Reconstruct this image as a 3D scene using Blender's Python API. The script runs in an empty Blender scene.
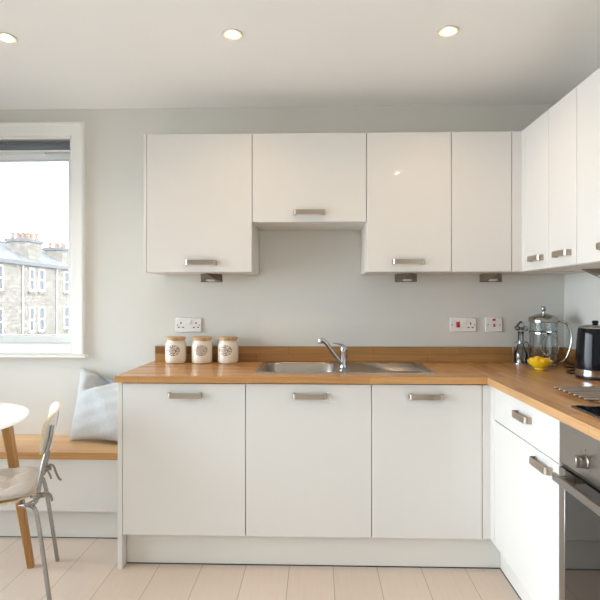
import bpy, bmesh, math, random
from mathutils import Vector, Matrix
random.seed(7)
C = bpy.context.scene.collection
R = math.radians

# ------------------------------------------------------------------ materials
def lin(c):
    return tuple((v/255/12.92 if v/255 <= .04045 else ((v/255+.055)/1.055)**2.4) for v in c) + (1.0,)

def new_mat(name):
    m = bpy.data.materials.new(name); m.use_nodes = True
    nt = m.node_tree
    return m, nt, nt.nodes['Principled BSDF']

def plain(name, col, rough=.5, metal=0, spec=.5, coat=0, noise=0, nscale=40, bump=0, bscale=200, ior=1.45, sheen=0):
    m, nt, b = new_mat(name)
    b.inputs['Base Color'].default_value = lin(col)
    b.inputs['Roughness'].default_value = rough
    b.inputs['Metallic'].default_value = metal
    b.inputs['Specular IOR Level'].default_value = spec
    b.inputs['Coat Weight'].default_value = coat
    b.inputs['IOR'].default_value = ior
    b.inputs['Sheen Weight'].default_value = sheen
    tc = nt.nodes.new('ShaderNodeTexCoord')
    if noise:
        n = nt.nodes.new('ShaderNodeTexNoise'); n.inputs['Scale'].default_value = nscale
        n.inputs['Detail'].default_value = 4
        nt.links.new(tc.outputs['Object'], n.inputs['Vector'])
        mx = nt.nodes.new('ShaderNodeMix'); mx.data_type = 'RGBA'
        mx.inputs['A'].default_value = tuple(v*(1-noise) for v in lin(col)[:3])+(1,)
        mx.inputs['B'].default_value = tuple(min(1, v*(1+noise)) for v in lin(col)[:3])+(1,)
        nt.links.new(n.outputs['Fac'], mx.inputs['Factor'])
        nt.links.new(mx.outputs['Result'], b.inputs['Base Color'])
    if bump:
        n2 = nt.nodes.new('ShaderNodeTexNoise'); n2.inputs['Scale'].default_value = bscale
        n2.inputs['Detail'].default_value = 3
        nt.links.new(tc.outputs['Object'], n2.inputs['Vector'])
        bp = nt.nodes.new('ShaderNodeBump'); bp.inputs['Strength'].default_value = bump
        bp.inputs['Distance'].default_value = .002
        nt.links.new(n2.outputs['Fac'], bp.inputs['Height'])
        nt.links.new(bp.outputs['Normal'], b.inputs['Normal'])
    return m

def coords(nt, order, off=(0, 0, 0), src='Object'):
    """object coordinates re-ordered, e.g. 'yxz'"""
    tc = nt.nodes.new('ShaderNodeTexCoord')
    sp = nt.nodes.new('ShaderNodeSeparateXYZ'); cb = nt.nodes.new('ShaderNodeCombineXYZ')
    nt.links.new(tc.outputs[src], sp.inputs[0])
    for i, a in enumerate(order):
        nt.links.new(sp.outputs['XYZ'.index(a.upper())], cb.inputs[i])
    ad = nt.nodes.new('ShaderNodeVectorMath'); ad.operation = 'ADD'
    ad.inputs[1].default_value = off
    nt.links.new(cb.outputs[0], ad.inputs[0])
    return ad.outputs[0]

def wood(name, order, c1, c2, width=.5, row=.04, off=(0, 0, 0), rough=.3, mortar=.0006, grain=.16, coat=0, spec=.5, mcol=None):
    """staves / planks of wood running along the first axis of 'order'"""
    m, nt, b = new_mat(name)
    v = coords(nt, order, off)
    br = nt.nodes.new('ShaderNodeTexBrick')
    br.offset = .37; br.offset_frequency = 2; br.squash = 1
    br.inputs['Color1'].default_value = lin(c1); br.inputs['Color2'].default_value = lin(c2)
    br.inputs['Mortar'].default_value = lin(mcol or tuple(x*.72 for x in c2))
    br.inputs['Scale'].default_value = 1
    br.inputs['Mortar Size'].default_value = mortar
    br.inputs['Mortar Smooth'].default_value = .1
    br.inputs['Brick Width'].default_value = width; br.inputs['Row Height'].default_value = row
    nt.links.new(v, br.inputs['Vector'])
    mp = nt.nodes.new('ShaderNodeMapping'); mp.inputs['Scale'].default_value = (3, 90, 90)
    nt.links.new(v, mp.inputs['Vector'])
    n = nt.nodes.new('ShaderNodeTexNoise'); n.inputs['Scale'].default_value = 1.2
    n.inputs['Detail'].default_value = 5; n.inputs['Distortion'].default_value = .6
    nt.links.new(mp.outputs[0], n.inputs['Vector'])
    rmp = nt.nodes.new('ShaderNodeMapRange')
    rmp.inputs['From Min'].default_value = .3; rmp.inputs['From Max'].default_value = .7
    rmp.inputs['To Min'].default_value = 1-grain; rmp.inputs['To Max'].default_value = 1+grain*.55
    nt.links.new(n.outputs['Fac'], rmp.inputs['Value'])
    mul = nt.nodes.new('ShaderNodeVectorMath'); mul.operation = 'MULTIPLY'
    nt.links.new(br.outputs['Color'], mul.inputs[0]); nt.links.new(rmp.outputs[0], mul.inputs[1])
    nt.links.new(mul.outputs[0], b.inputs['Base Color'])
    b.inputs['Roughness'].default_value = rough; b.inputs['Coat Weight'].default_value = coat
    b.inputs['Specular IOR Level'].default_value = spec
    bp = nt.nodes.new('ShaderNodeBump'); bp.inputs['Strength'].default_value = .05; bp.inputs['Distance'].default_value = .001
    nt.links.new(n.outputs['Fac'], bp.inputs['Height']); nt.links.new(bp.outputs['Normal'], b.inputs['Normal'])
    return m

def brushed(name, col, rough, order='xyz', aniso=(2, 300, 300)):
    m, nt, b = new_mat(name)
    v = coords(nt, order)
    mp = nt.nodes.new('ShaderNodeMapping'); mp.inputs['Scale'].default_value = aniso
    nt.links.new(v, mp.inputs['Vector'])
    n = nt.nodes.new('ShaderNodeTexNoise'); n.inputs['Scale'].default_value = 1; n.inputs['Detail'].default_value = 2
    nt.links.new(mp.outputs[0], n.inputs['Vector'])
    rm = nt.nodes.new('ShaderNodeMapRange')
    rm.inputs['To Min'].default_value = rough-.06; rm.inputs['To Max'].default_value = rough+.08
    nt.links.new(n.outputs['Fac'], rm.inputs['Value']); nt.links.new(rm.outputs[0], b.inputs['Roughness'])
    b.inputs['Base Color'].default_value = lin(col); b.inputs['Metallic'].default_value = 1
    return m

def thin_glass(name, tint=(255, 255, 255), refl=1.0, rough=0.0, haze=0):
    m = bpy.data.materials.new(name); m.use_nodes = True
    nt = m.node_tree; nt.nodes.clear()
    out = nt.nodes.new('ShaderNodeOutputMaterial')
    tr = nt.nodes.new('ShaderNodeBsdfTransparent'); tr.inputs[0].default_value = lin(tint)
    gl = nt.nodes.new('ShaderNodeBsdfGlossy'); gl.inputs['Roughness'].default_value = rough
    fr = nt.nodes.new('ShaderNodeFresnel'); fr.inputs['IOR'].default_value = 1.5
    ma = nt.nodes.new('ShaderNodeMath'); ma.operation = 'MULTIPLY'; ma.inputs[1].default_value = refl
    nt.links.new(fr.outputs[0], ma.inputs[0])
    base = tr
    if haze:       # milky veil put into the glass for reflected haze over the view
        hz = nt.nodes.new('ShaderNodeBsdfTranslucent'); hz.inputs[0].default_value = (.95, .97, 1, 1)
        hm = nt.nodes.new('ShaderNodeMixShader'); hm.inputs[0].default_value = haze
        nt.links.new(tr.outputs[0], hm.inputs[1]); nt.links.new(hz.outputs[0], hm.inputs[2]); base = hm
    mx = nt.nodes.new('ShaderNodeMixShader')
    nt.links.new(ma.outputs[0], mx.inputs[0]); nt.links.new(base.outputs[0], mx.inputs[1]); nt.links.new(gl.outputs[0], mx.inputs[2])
    nt.links.new(mx.outputs[0], out.inputs[0])
    return m

def emit(name, col, s):
    m, nt, b = new_mat(name)
    b.inputs['Base Color'].default_value = (0, 0, 0, 1)
    b.inputs['Emission Color'].default_value = lin(col); b.inputs['Emission Strength'].default_value = s
    return m

def blocks(name, order, c1, c2, w, h, mcol, mortar=.012, ns=3.0):
    m, nt, b = new_mat(name)
    v = coords(nt, order)
    br = nt.nodes.new('ShaderNodeTexBrick'); br.inputs['Scale'].default_value = 1
    br.inputs['Color1'].default_value = lin(c1); br.inputs['Color2'].default_value = lin(c2); br.inputs['Mortar'].default_value = lin(mcol)
    br.inputs['Brick Width'].default_value = w; br.inputs['Row Height'].default_value = h; br.inputs['Mortar Size'].default_value = mortar
    nt.links.new(v, br.inputs['Vector'])
    n = nt.nodes.new('ShaderNodeTexNoise'); n.inputs['Scale'].default_value = ns; n.inputs['Detail'].default_value = 6
    nt.links.new(v, n.inputs['Vector'])
    rm = nt.nodes.new('ShaderNodeMapRange'); rm.inputs['From Min'].default_value = .3; rm.inputs['From Max'].default_value = .7
    rm.inputs['To Min'].default_value = .66; rm.inputs['To Max'].default_value = 1.25
    nt.links.new(n.outputs['Fac'], rm.inputs['Value'])
    mu = nt.nodes.new('ShaderNodeVectorMath'); mu.operation = 'MULTIPLY'
    nt.links.new(br.outputs['Color'], mu.inputs[0]); nt.links.new(rm.outputs[0], mu.inputs[1])
    nt.links.new(mu.outputs[0], b.inputs['Base Color']); b.inputs['Roughness'].default_value = .9
    return m

WALLC = (218, 217, 212)
M = dict(
    wall=plain('wall_paint', WALLC, .75, noise=.015, nscale=6, bump=.05, bscale=250, spec=.25),
    ceiling=plain('ceiling_paint', (243, 242, 240), .8, noise=.01, nscale=5, spec=.2),
    trim=plain('white_gloss_trim', (238, 238, 235), .3, noise=.01, nscale=8),
    upvc=plain('white_upvc', (236, 238, 240), .25, noise=.01, nscale=8),
    door=plain('white_gloss_door', (219, 217, 214), .05, spec=.5, coat=0, noise=.006, nscale=12),
    carcass=plain('white_carcass', (224, 221, 215), .4, noise=.01, nscale=12),
    plinth=plain('white_plinth', (222, 220, 215), .35, noise=.01, nscale=12),
    handle=brushed('brushed_nickel', (182, 170, 156), .3),
    steel=brushed('brushed_steel', (160, 155, 149), .3),
    sinksteel=brushed('sink_steel', (170, 165, 158), .3),
    chrome=plain('chrome', (190, 190, 192), .08, metal=1, noise=.01),
    chairsteel=plain('polished_chair_steel', (158, 156, 153), .2, metal=1, noise=.02),
    smoked=plain('dark_chrome_lid', (160, 157, 152), .14, metal=1, noise=.02),
    lampring=plain('satin_lamp_ring', (206, 200, 190), .4, noise=.01),
    barsteel=plain('satin_rack_steel', (170, 160, 150), .22, metal=1, noise=.02),
    nickel_dark=brushed('light_housing', (128, 116, 102), .38),
    lens=plain('frosted_lens', (225, 220, 210), .25, noise=.01),
    black=plain('black_plastic', (16, 16, 17), .3, noise=.05),
    blackglass=plain('black_glass', (8, 8, 9), .04, spec=.6, coat=.5, noise=.02),
    ovenglass=plain('oven_door_glass', (30, 27, 25), .03, spec=.6, coat=0, noise=.02, ior=1.55),
    rubber=plain('dark_rubber', (30, 29, 28), .7, noise=.05),
    kettle=plain('gloss_navy_black', (15, 17, 24), .12, spec=.35, coat=0, noise=.03),
    ceramic=plain('cream_glazed_ceramic', (232, 226, 214), .18, coat=.5, noise=.012, nscale=20),
    lid=wood('bamboo_lid', 'xyz', (206, 168, 118), (192, 150, 100), .4, .05, rough=.45),
    yellowbowl=plain('yellow_glaze', (244, 216, 36), .15, coat=.4, noise=.02),
    lemon=plain('yellow_peel', (250, 196, 36), .4, noise=.06, nscale=90, bump=.3, bscale=300),
    socket=plain('white_switch_plastic', (236, 234, 232), .25, noise=.005),
    red=plain('red_switch', (190, 22, 20), .25, noise=.03),
    amber=plain('brown_switch', (166, 120, 84), .4, noise=.03),
    dark=plain('dark_slot', (40, 38, 36), .6, noise=.05),
    glass=thin_glass('clear_glass', (246, 248, 248), .45),
    cutglass=thin_glass('cut_glass', (236, 238, 238), 1.8),
    pane=thin_glass('window_glass', (252, 254, 254), 1.0, haze=.028),
    blind=plain('grey_blind_fabric', (112, 116, 124), .8, noise=.04, nscale=300, bump=.2, bscale=600),
    tabletop=plain('white_laminate', (244, 244, 243), .25, noise=.006),
    shell=plain('white_lacquer', (238, 236, 230), .3, noise=.01),
    ply=wood('ply_edge', 'xyz', (226, 206, 174), (216, 194, 160), .6, .2, rough=.5),
    cushion=plain('beige_linen', (198, 190, 182), .95, noise=.16, nscale=120, bump=.5, bscale=420, sheen=.2, spec=.1),
    tie=plain('grey_tie_fabric', (148, 138, 130), .95, noise=.1, nscale=200, spec=.1),
    pillow=plain('pale_grey_linen', (190, 193, 194), .95, noise=.16, nscale=120, bump=.55, bscale=380, sheen=.2, spec=.1),
    floor=wood('pale_laminate', 'yxz', (208, 192, 179), (202, 186, 172), 1.28, .2125, (0.55, .348, 0), rough=.42, mortar=.0016, grain=.035, mcol=(150, 138, 126)),
    oakleg=wood('oak_leg', 'zxy', (178, 130, 74), (168, 120, 66), 2, .2, rough=.4),
    bench=wood('oak_bench', 'xyz', (228, 188, 142), (214, 170, 122), .7, .055, rough=.35, spec=.35),
    bench_edge=wood('oak_bench_edge', 'xzy', (198, 150, 96), (186, 136, 82), .9, .2, (.2, .06, 0), rough=.4),
    top_x=wood('oak_worktop', 'xyz', (200, 152, 99), (174, 127, 78), .46, .043, (.1, .01, 0), rough=.27, spec=.45),
    edge_x=wood('oak_worktop_edge', 'xzy', (196, 148, 92), (182, 132, 78), .55, .2, (.1, .06, 0), rough=.35),
    top_y=wood('oak_worktop_return', 'yxz', (200, 152, 99), (174, 127, 78), .46, .043, (.23, .012, 0), rough=.27, spec=.45),
    edge_y=wood('oak_worktop_return_edge', 'yzx', (206, 162, 112), (194, 150, 102), .6, .2, (.1, .06, 0), rough=.35),
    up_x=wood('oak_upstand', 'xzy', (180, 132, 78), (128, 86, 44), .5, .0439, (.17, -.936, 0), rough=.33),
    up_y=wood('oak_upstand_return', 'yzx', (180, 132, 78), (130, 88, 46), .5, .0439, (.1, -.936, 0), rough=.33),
    bulb=emit('lit_lamp', (255, 216, 165), 70),
    stone=blocks('sandstone_blocks', 'yzx', (172, 167, 159), (150, 145, 138), .75, .32, (120, 112, 102)),
    stone_side=blocks('sandstone_side', 'xzy', (172, 167, 160), (150, 145, 138), .6, .3, (120, 112, 102)),
    slate=blocks('slate_roof', 'yxz', (140, 143, 147), (126, 129, 134), .5, .35, (112, 115, 120), ns=1.2),
    lead=plain('lead_gutter', (118, 121, 126), .5, noise=.1, nscale=2),
    pot=plain('clay_chimney_pot', (160, 138, 124), .8, noise=.15, nscale=3),
    pipe=plain('painted_downpipe', (214, 214, 212), .5, noise=.05, nscale=2),
    sash=plain('white_sash', (236, 236, 234), .5, noise=.02, nscale=2),
    farpane=plain('far_window_glass', (110, 116, 120), .2, spec=.3, noise=.05),
    street=plain('pavement', (120, 118, 114), .9, noise=.1, nscale=.5),
)

def jar_material():
    """glazed cream with a stamped cluster of brown lettering-like flecks on its front"""
    m, nt, b = new_mat('stamped_ceramic')
    tc = nt.nodes.new('ShaderNodeTexCoord'); sp = nt.nodes.new('ShaderNodeSeparateXYZ')
    nt.links.new(tc.outputs['Object'], sp.inputs[0])
    def math_(op, a, bb):
        n = nt.nodes.new('ShaderNodeMath'); n.operation = op
        for i, x in enumerate((a, bb)):
            if isinstance(x, (int, float)): n.inputs[i].default_value = x
            else: nt.links.new(x, n.inputs[i])
        return n.outputs[0]
    dx = math_('DIVIDE', sp.outputs[0], .037)
    dz = math_('DIVIDE', math_('SUBTRACT', sp.outputs[2], .077), .031)
    r2 = math_('ADD', math_('MULTIPLY', dx, dx), math_('MULTIPLY', dz, dz))
    inside = math_('LESS_THAN', r2, 1.0)
    front = math_('LESS_THAN', sp.outputs[1], -.02)
    mask = math_('MULTIPLY', inside, front)
    cb = nt.nodes.new('ShaderNodeCombineXYZ')
    nt.links.new(math_('MULTIPLY', sp.outputs[0], 1.0), cb.inputs[0]); nt.links.new(math_('MULTIPLY', sp.outputs[2], 1.3), cb.inputs[1])
    n = nt.nodes.new('ShaderNodeTexVoronoi'); n.inputs['Scale'].default_value = 125; n.voronoi_dimensions = '2D'
    nt.links.new(cb.outputs[0], n.inputs['Vector'])
    th = nt.nodes.new('ShaderNodeMapRange'); th.inputs['From Min'].default_value = .52; th.inputs['From Max'].default_value = .36
    nt.links.new(n.outputs['Distance'], th.inputs['Value'])
    fac = math_('MULTIPLY', mask, th.outputs[0])
    mx = nt.nodes.new('ShaderNodeMix'); mx.data_type = 'RGBA'
    mx.inputs['A'].default_value = lin((230, 223, 210)); mx.inputs['B'].default_value = lin((112, 82, 62))
    nt.links.new(fac, mx.inputs['Factor']); nt.links.new(mx.outputs['Result'], b.inputs['Base Color'])
    b.inputs['Roughness'].default_value = .2; b.inputs['Coat Weight'].default_value = .4
    return m
M['jar'] = jar_material()

# ------------------------------------------------------------------ mesh builder
class MB:
    def __init__(s): s.bm = bmesh.new()
    def _merge(s, t, mat):
        for f in t.faces: f.material_index = mat
        me = bpy.data.meshes.new('tmp'); t.to_mesh(me); t.free(); s.bm.from_mesh(me); bpy.data.meshes.remove(me)
        return s
    def box(s, x0, x1, y0, y1, z0, z1, bev=0, mat=0, seg=1, rot=None, pivot=None):
        t = bmesh.new(); bmesh.ops.create_cube(t, size=1)
        for v in t.verts:
            v.co = Vector((x0+(v.co.x+.5)*(x1-x0), y0+(v.co.y+.5)*(y1-y0), z0+(v.co.z+.5)*(z1-z0)))
        if bev: bmesh.ops.bevel(t, geom=t.edges[:], offset=bev, segments=seg, affect='EDGES', profile=.5)
        if rot is not None:
            bmesh.ops.rotate(t, verts=t.verts[:], cent=pivot or (0, 0, 0), matrix=rot)
        return s._merge(t, mat)
    def rings(s, rings, closed=True, cap0=True, cap1=True, mat=0):
        t = bmesh.new(); vs = [[t.verts.new(p) for p in r] for r in rings]
        n = len(rings[0])
        for a, b in zip(vs, vs[1:]):
            for i in range(n if closed else n-1):
                t.faces.new((a[i], a[(i+1) % n], b[(i+1) % n], b[i]))
        if cap0 and closed: t.faces.new(vs[0][::-1])
        if cap1 and closed: t.faces.new(vs[-1])
        bmesh.ops.recalc_face_normals(t, faces=t.faces[:])
        return s._merge(t, mat)
    def lathe(s, prof, c=(0, 0, 0), n=32, mat=0, rot=None, cap0=True, cap1=True):
        rr = []
        for r, z in prof:
            ring = []
            for i in range(n):
                a = 2*math.pi*i/n
                p = Vector((r*math.cos(a), r*math.sin(a), z))
                if rot is not None: p = rot @ p
                ring.append(p+Vector(c))
            rr.append(ring)
        return s.rings(rr, True, cap0, cap1, mat)
    def tube(s, pts, r, n=10, mat=0, rx=None, closed=False, up=None):
        """sweep of a round or flat (r across, rx thick) section along pts"""
        pts = [Vector(p) for p in pts]; rs = []
        m = len(pts); prev = None
        for i, p in enumerate(pts):
            if closed: d = (pts[(i+1) % m]-pts[i-1])
            else: d = pts[min(i+1, m-1)]-pts[max(i-1, 0)]
            d.normalize()
            if up is not None: u = Vector(up); u = (u-d*u.dot(d))
            elif prev is None:
                u = Vector((0, 0, 1)) if abs(d.z) < .9 else Vector((1, 0, 0)); u = u-d*u.dot(d)
            else: u = prev-d*prev.dot(d)
            u.normalize(); prev = u; w = d.cross(u)
            ra = r[i] if isinstance(r, (list, tuple)) else r
            rb = ra if rx is None else (rx[i] if isinstance(rx, (list, tuple)) else rx)
            rs.append([p+u*(ra*math.cos(2*math.pi*k/n))+w*(rb*math.sin(2*math.pi*k/n)) for k in range(n)])
        if closed:
            rs.append(rs[0]); return s.rings(rs, True, False, False, mat)
        return s.rings(rs, True, True, True, mat)
    def prism(s, poly, axis, a, b, mat=0, bev=0):
        """polygon (two coords) extruded along axis from a to b"""
        def P(u, v, t):
            return {'x': (t, u, v), 'y': (u, t, v), 'z': (u, v, t)}[axis]
        t = bmesh.new()
        A = [t.verts.new(P(u, v, a)) for u, v in poly]; B = [t.verts.new(P(u, v, b)) for u, v in poly]
        n = len(poly)
        for i in range(n): t.faces.new((A[i], A[(i+1) % n], B[(i+1) % n], B[i]))
        t.faces.new(A[::-1]); t.faces.new(B)
        bmesh.ops.recalc_face_normals(t, faces=t.faces[:])
        if bev: bmesh.ops.bevel(t, geom=t.edges[:], offset=bev, segments=1, affect='EDGES', profile=.5)
        return s._merge(t, mat)
    def faces(s, verts, faces, mat=0):
        t = bmesh.new(); vs = [t.verts.new(v) for v in verts]
        for f in faces: t.faces.new([vs[i] for i in f])
        bmesh.ops.recalc_face_normals(t, faces=t.faces[:])
        return s._merge(t, mat)
    def weld(s, d=1e-5):
        bmesh.ops.remove_doubles(s.bm, verts=s.bm.verts[:], dist=d); return s
    def build(s, name, mats, parent=None, loc=(0, 0, 0), smooth=True, angle=38, rotz=0):
        me = bpy.data.meshes.new(name); s.bm.to_mesh(me); s.bm.free()
        for m in (mats if isinstance(mats, (list, tuple)) else [mats]): me.materials.append(m)
        if smooth:
            for p in me.polygons: p.use_smooth = True
            me.set_sharp_from_angle(angle=R(angle))
        o = bpy.data.objects.new(name, me); C.objects.link(o)
        o.location = loc; o.rotation_euler = (0, 0, rotz)
        if parent: o.parent = parent
        return o

def tag(o, label=None, cat=None, group=None, kind=None):
    if label: o['label'] = label
    if cat: o['category'] = cat
    if group: o['group'] = group
    if kind: o['kind'] = kind
    return o
def thing(name, label, cat, loc=(0, 0, 0), rotz=0, group=None):
    o = bpy.data.objects.new(name, None); C.objects.link(o)
    o.empty_display_size = .1
    o.location = loc; o.rotation_euler = (0, 0, rotz)
    return tag(o, label, cat, group)
def struct(mb, name, mat, label=None, **k):
    return tag(mb.build(name, mat, **k), label, kind='structure')

# ------------------------------------------------------------------ measured room (metres, camera over the origin, y into the room's back wall)
EYE = 1.307
CEIL = 2.444
WY = 2.933           # back wall
WX = 1.443           # right wall
LX = -3.05           # left wall
FY = -2.6            # wall behind the camera
BF = 2.365           # base door fronts
UF = 2.603           # wall cabinet fronts
RF = .8195           # right base fronts
RU = 1.062           # right wall cabinet fronts
WT, WB = .936, .904  # worktop top / underside
UB, UT = 1.445, 2.178

# ------------------------------------------------------------------ room shell
OX0, OX1, OZ0, OZ1 = -2.62, -1.468, 1.0, 2.278     # opening of the window
m = MB(); T = .14
m.box(LX-.14, OX0, WY, WY+T, 0, CEIL).box(OX1, WX+.12, WY, WY+T, 0, CEIL)
m.box(OX0, OX1, WY, WY+T, 0, OZ0).box(OX0, OX1, WY, WY+T, OZ1, CEIL)
struct(m, 'wall_back', M['wall'], 'pale grey back wall behind the kitchen units', smooth=False)
m = MB(); m.box(WX, WX+.12, FY, WY, 0, CEIL)
struct(m, 'wall_right', M['wall'], 'pale grey right wall', smooth=False)
LW = (-2.4, 2.65, .2, 2.0)      # window in the left wall (y0,y1,z0,z1)
m = MB()
m.box(LX-.14, LX, FY, LW[0], 0, CEIL).box(LX-.14, LX, LW[1], WY, 0, CEIL)
m.box(LX-.14, LX, LW[0], LW[1], 0, LW[2]).box(LX-.14, LX, LW[0], LW[1], LW[3], CEIL)
struct(m, 'wall_left', M['wall'], 'left wall with a window', smooth=False)
m = MB(); m.box(LX-.14, WX+.12, FY-.14, FY, 0, CEIL)
struct(m, 'wall_front', M['wall'], 'plain wall behind the camera', smooth=False)
m = MB(); m.box(LX-.14, WX+.12, FY-.14, WY+T, -.1, 0)
struct(m, 'floor', M['floor'], 'pale laminate plank floor', smooth=False)
m = MB(); m.box(LX-.14, WX+.12, FY-.14, WY+T, CEIL, CEIL+.1)
struct(m, 'ceiling', M['ceiling'], 'smooth white ceiling', smooth=False)

# ---- window over the bench
w = thing('window_1', 'white framed window above the bench', None, (0, 0, 0)); w['kind'] = 'structure'
def architrave(x0, x1, z0, z1, wd, y):
    """moulded casing: flat board with a raised outer bead; legs and head"""
    m = MB()
    prof = [(0, 0), (wd, 0), (wd, -.030), (wd-.006, -.034), (wd-.016, -.034), (wd-.022, -.024), (.006, -.02), (0, -.014)]
    for (side, X) in ((1, x1), (-1, x0)):
        ring = []
        for zz, k in ((z0, 0), (z1, 1)):
            ring.append([Vector((X+side*u, y+v, zz+(u if k else 0))) for u, v in prof])
        m.rings(ring)
    ring = [[Vector((x0-u, y+v, z1+u)) for u, v in prof], [Vector((x1+u, y+v, z1+u)) for u, v in prof]]
    m.rings(ring)
    return m
architrave(OX0, OX1, .975, OZ1, .08, WY).build('casing', M['trim'], w, smooth=False)
m = MB(); m.box(OX0-.1, OX1+.1, WY-.05, WY+.08, .955, .975, bev=.005)
m.build('sill', M['trim'], w)
m = MB(); m.box(OX0, OX1, WY-.017, WY+.05, .975, 1.038, bev=.003); m.build('sill_board', M['trim'], w)
m = MB()                                   # reveal lining
m.box(OX1-.012, OX1, WY, WY+T, 1.0, OZ1).box(OX0, OX0+.012, WY, WY+T, 1.0, OZ1).box(OX0, OX1, WY, WY+T, OZ1-.012, OZ1)
m.box(OX0, OX1, WY+.05, WY+T, .985, 1.036)
m.build('reveal', M['trim'], w, smooth=False)
fy0, fy1 = WY+.055, WY+.115
m = MB(); st = .058
m.box(OX0+.012, OX0+.012+st, fy0, fy1, 1.036, OZ1-.012, bev=.004).box(OX1-.012-st+.014, OX1-.012, fy0, fy1, 1.036, OZ1-.012, bev=.004)
m.box(OX0+.012, OX1-.012, fy0+.001, fy1-.001, 1.036, 1.082, bev=.004).box(OX0+.012, OX1-.012, fy0+.001, fy1-.001, 2.158, OZ1-.012, bev=.004)
m.build('window_frame', M['upvc'], w)
m = MB(); m.box(OX0+.012+st-.005, OX1-.012-st+.019, WY+.082, WY+.088, 1.077, 2.163); m.build('pane', M['pane'], w, smooth=False)
m = MB(); m.box(OX0+.2, -1.66, fy0-.016, fy0+.002, 2.188, 2.206, bev=.003); m.box(OX0+.21, -1.67, fy0-.017, fy0-.012, 2.203, 2.2085)
m.build('trickle_vent', M['upvc'], w)
b = thing('roller_blind', 'dark grey roller blind rolled up at the top of the window', 'blind', (0, WY+.03, 2.226))
m = MB(); m.lathe([(.024, OX0+.03), (.024, OX1-.022)], rot=Matrix.Rotation(R(90), 3, 'Y'), n=24); m.build('fabric_roll', M['blind'], b)
m = MB(); m.box(OX0+.03, OX1-.022, -.016, -.004, -.033, -.021, bev=.003); m.build('bottom_bar', M['upvc'], b)
for bx0, bx1 in ((OX1-.0222, OX1-.0125), (OX0+.0125, OX0+.0302)):
    m = MB(); m.box(bx0, bx1, -.02, .02, -.02, .0395, bev=.002); m.build('bracket', M['upvc'], b)

# ---- the wide glazing in the left wall, out of view, that lights the room
def side_window(name, axis, pos, a0, a1, z0, z1, label):
    w = thing(name, label, None); w['kind'] = 'structure'
    def bx(m, u0, u1, p0, p1, q0, q1, bev=.003):
        return m.box(p0, p1, u0, u1, q0, q1, bev) if axis == 'x' else m.box(u0, u1, p0, p1, q0, q1, bev)
    p0, p1 = pos-.1, pos-.04
    m = MB()
    for u0, u1 in ((a0, a0+.06), (a1-.06, a1), ((a0+a1)/2-.035, (a0+a1)/2+.035)): bx(m, u0, u1, p0, p1, z0, z1)
    bx(m, a0, a1, p0, p1, z0, z0+.06); bx(m, a0, a1, p0, p1, z1-.06, z1)
    m.build('window_frame', M['upvc'], w)
    m = MB(); bx(m, a0+.05, a1-.05, pos-.073, pos-.067, z0+.05, z1-.05, 0); m.build('pane', M['pane'], w, smooth=False)
side_window('window_2', 'x', LX, *LW, 'white framed window in the left wall')

# ------------------------------------------------------------------ handles
def make_handle(parent, x, y, z, L=.16, loc_only=False):
    """flat bow handle: a strap with curved ends standing on two feet"""
    h = .0125; d = .026; t = .0022
    pts = [(-L/2, 0)]
    for i in range(7):
        a = math.pi/2*i/6
        pts.append((-L/2+.014-.014*math.cos(a), -(d-.014)-.014*math.sin(a)))
    pts += [(-pu, pv) for pu, pv in pts[::-1]]
    m = MB()
    # strap
    out = []; n = len(pts)
    for i in range(n):
        p = Vector(pts[i]); q = Vector(pts[min(i+1, n-1)])-Vector(pts[max(i-1, 0)]); q.normalize()
        nr = Vector((-q.y, q.x))
        out.append((p, nr))
    rings = []
    for p, nr in out:
        a = p+nr*t; b2 = p-nr*t
        rings.append([Vector((a.x, a.y, -h)), Vector((a.x, a.y, h)), Vector((b2.x, b2.y, h)), Vector((b2.x, b2.y, -h))])
    m.rings(rings)
    # feet blocks
    m.box(-L/2-.0005, -L/2+.012, -.004, 0, -h, h, bev=.001).box(L/2-.012, L/2+.0005, -.004, 0, -h, h, bev=.001)
    return m.build('handle', M['handle'], parent, loc=(x, y, z))

# ------------------------------------------------------------------ cabinets
G = .0016
def carcass(parent, w, dep, z0, z1, y0=.021, open_top=False, mat='carcass'):
    t = .018; m = MB()
    m.box(0.0005, t, y0, dep, z0, z1).box(w-t, w-.0005, y0, dep, z0, z1)
    m.box(t, w-t, y0, dep, z0, z0+t).box(t, w-t, dep-.012, dep, z0+t, z1)
    if not open_top: m.box(t, w-t, y0, dep, z1-t, z1)
    return m.build('carcass', M[mat], parent, smooth=False)
def door(parent, x0, x1, z0, z1, name='door', handle=None, L=.16):
    m = MB(); m.box(G, x1-x0-G, 0, .019, G, z1-z0-G, bev=.0016)
    d = m.build(name, M['door'], parent, loc=(x0, 0, z0))
    if handle: make_handle(d, handle[0]-x0, 0, handle[1]-z0, L)
    return d

GB = 'base cabinets'; GU = 'wall cabinets'
BZ0, BZ1 = .165, .899
# back run of base units
xs = [-.9405, -.343, .259, .781]
hx = [-.634, -.0355, .516]
labs = ['leftmost white base cabinet of the back run, beside the bench', 'white base cabinet directly under the sink bowl', 'white base cabinet under the drainer, next to the corner post']
for i in range(3):
    w = xs[i+1]-xs[i]
    t = thing('base_cabinet', labs[i], 'cabinet', (xs[i], BF, 0), 0, GB)
    carcass(t, w, WY-BF-.004, BZ0, BZ1, open_top=True)
    door(t, 0, w, BZ0, BZ1, handle=(hx[i]-xs[i], .8425))
t = thing('end_panel', 'narrow white upright end panel between bench and base cabinets', 'panel', (-.9635, BF, 0))
m = MB(); m.box(0, .0225, 0, WY-BF-.002, 0, BZ1+.004, bev=.0012); m.build('panel_board', M['door'], t)
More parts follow.
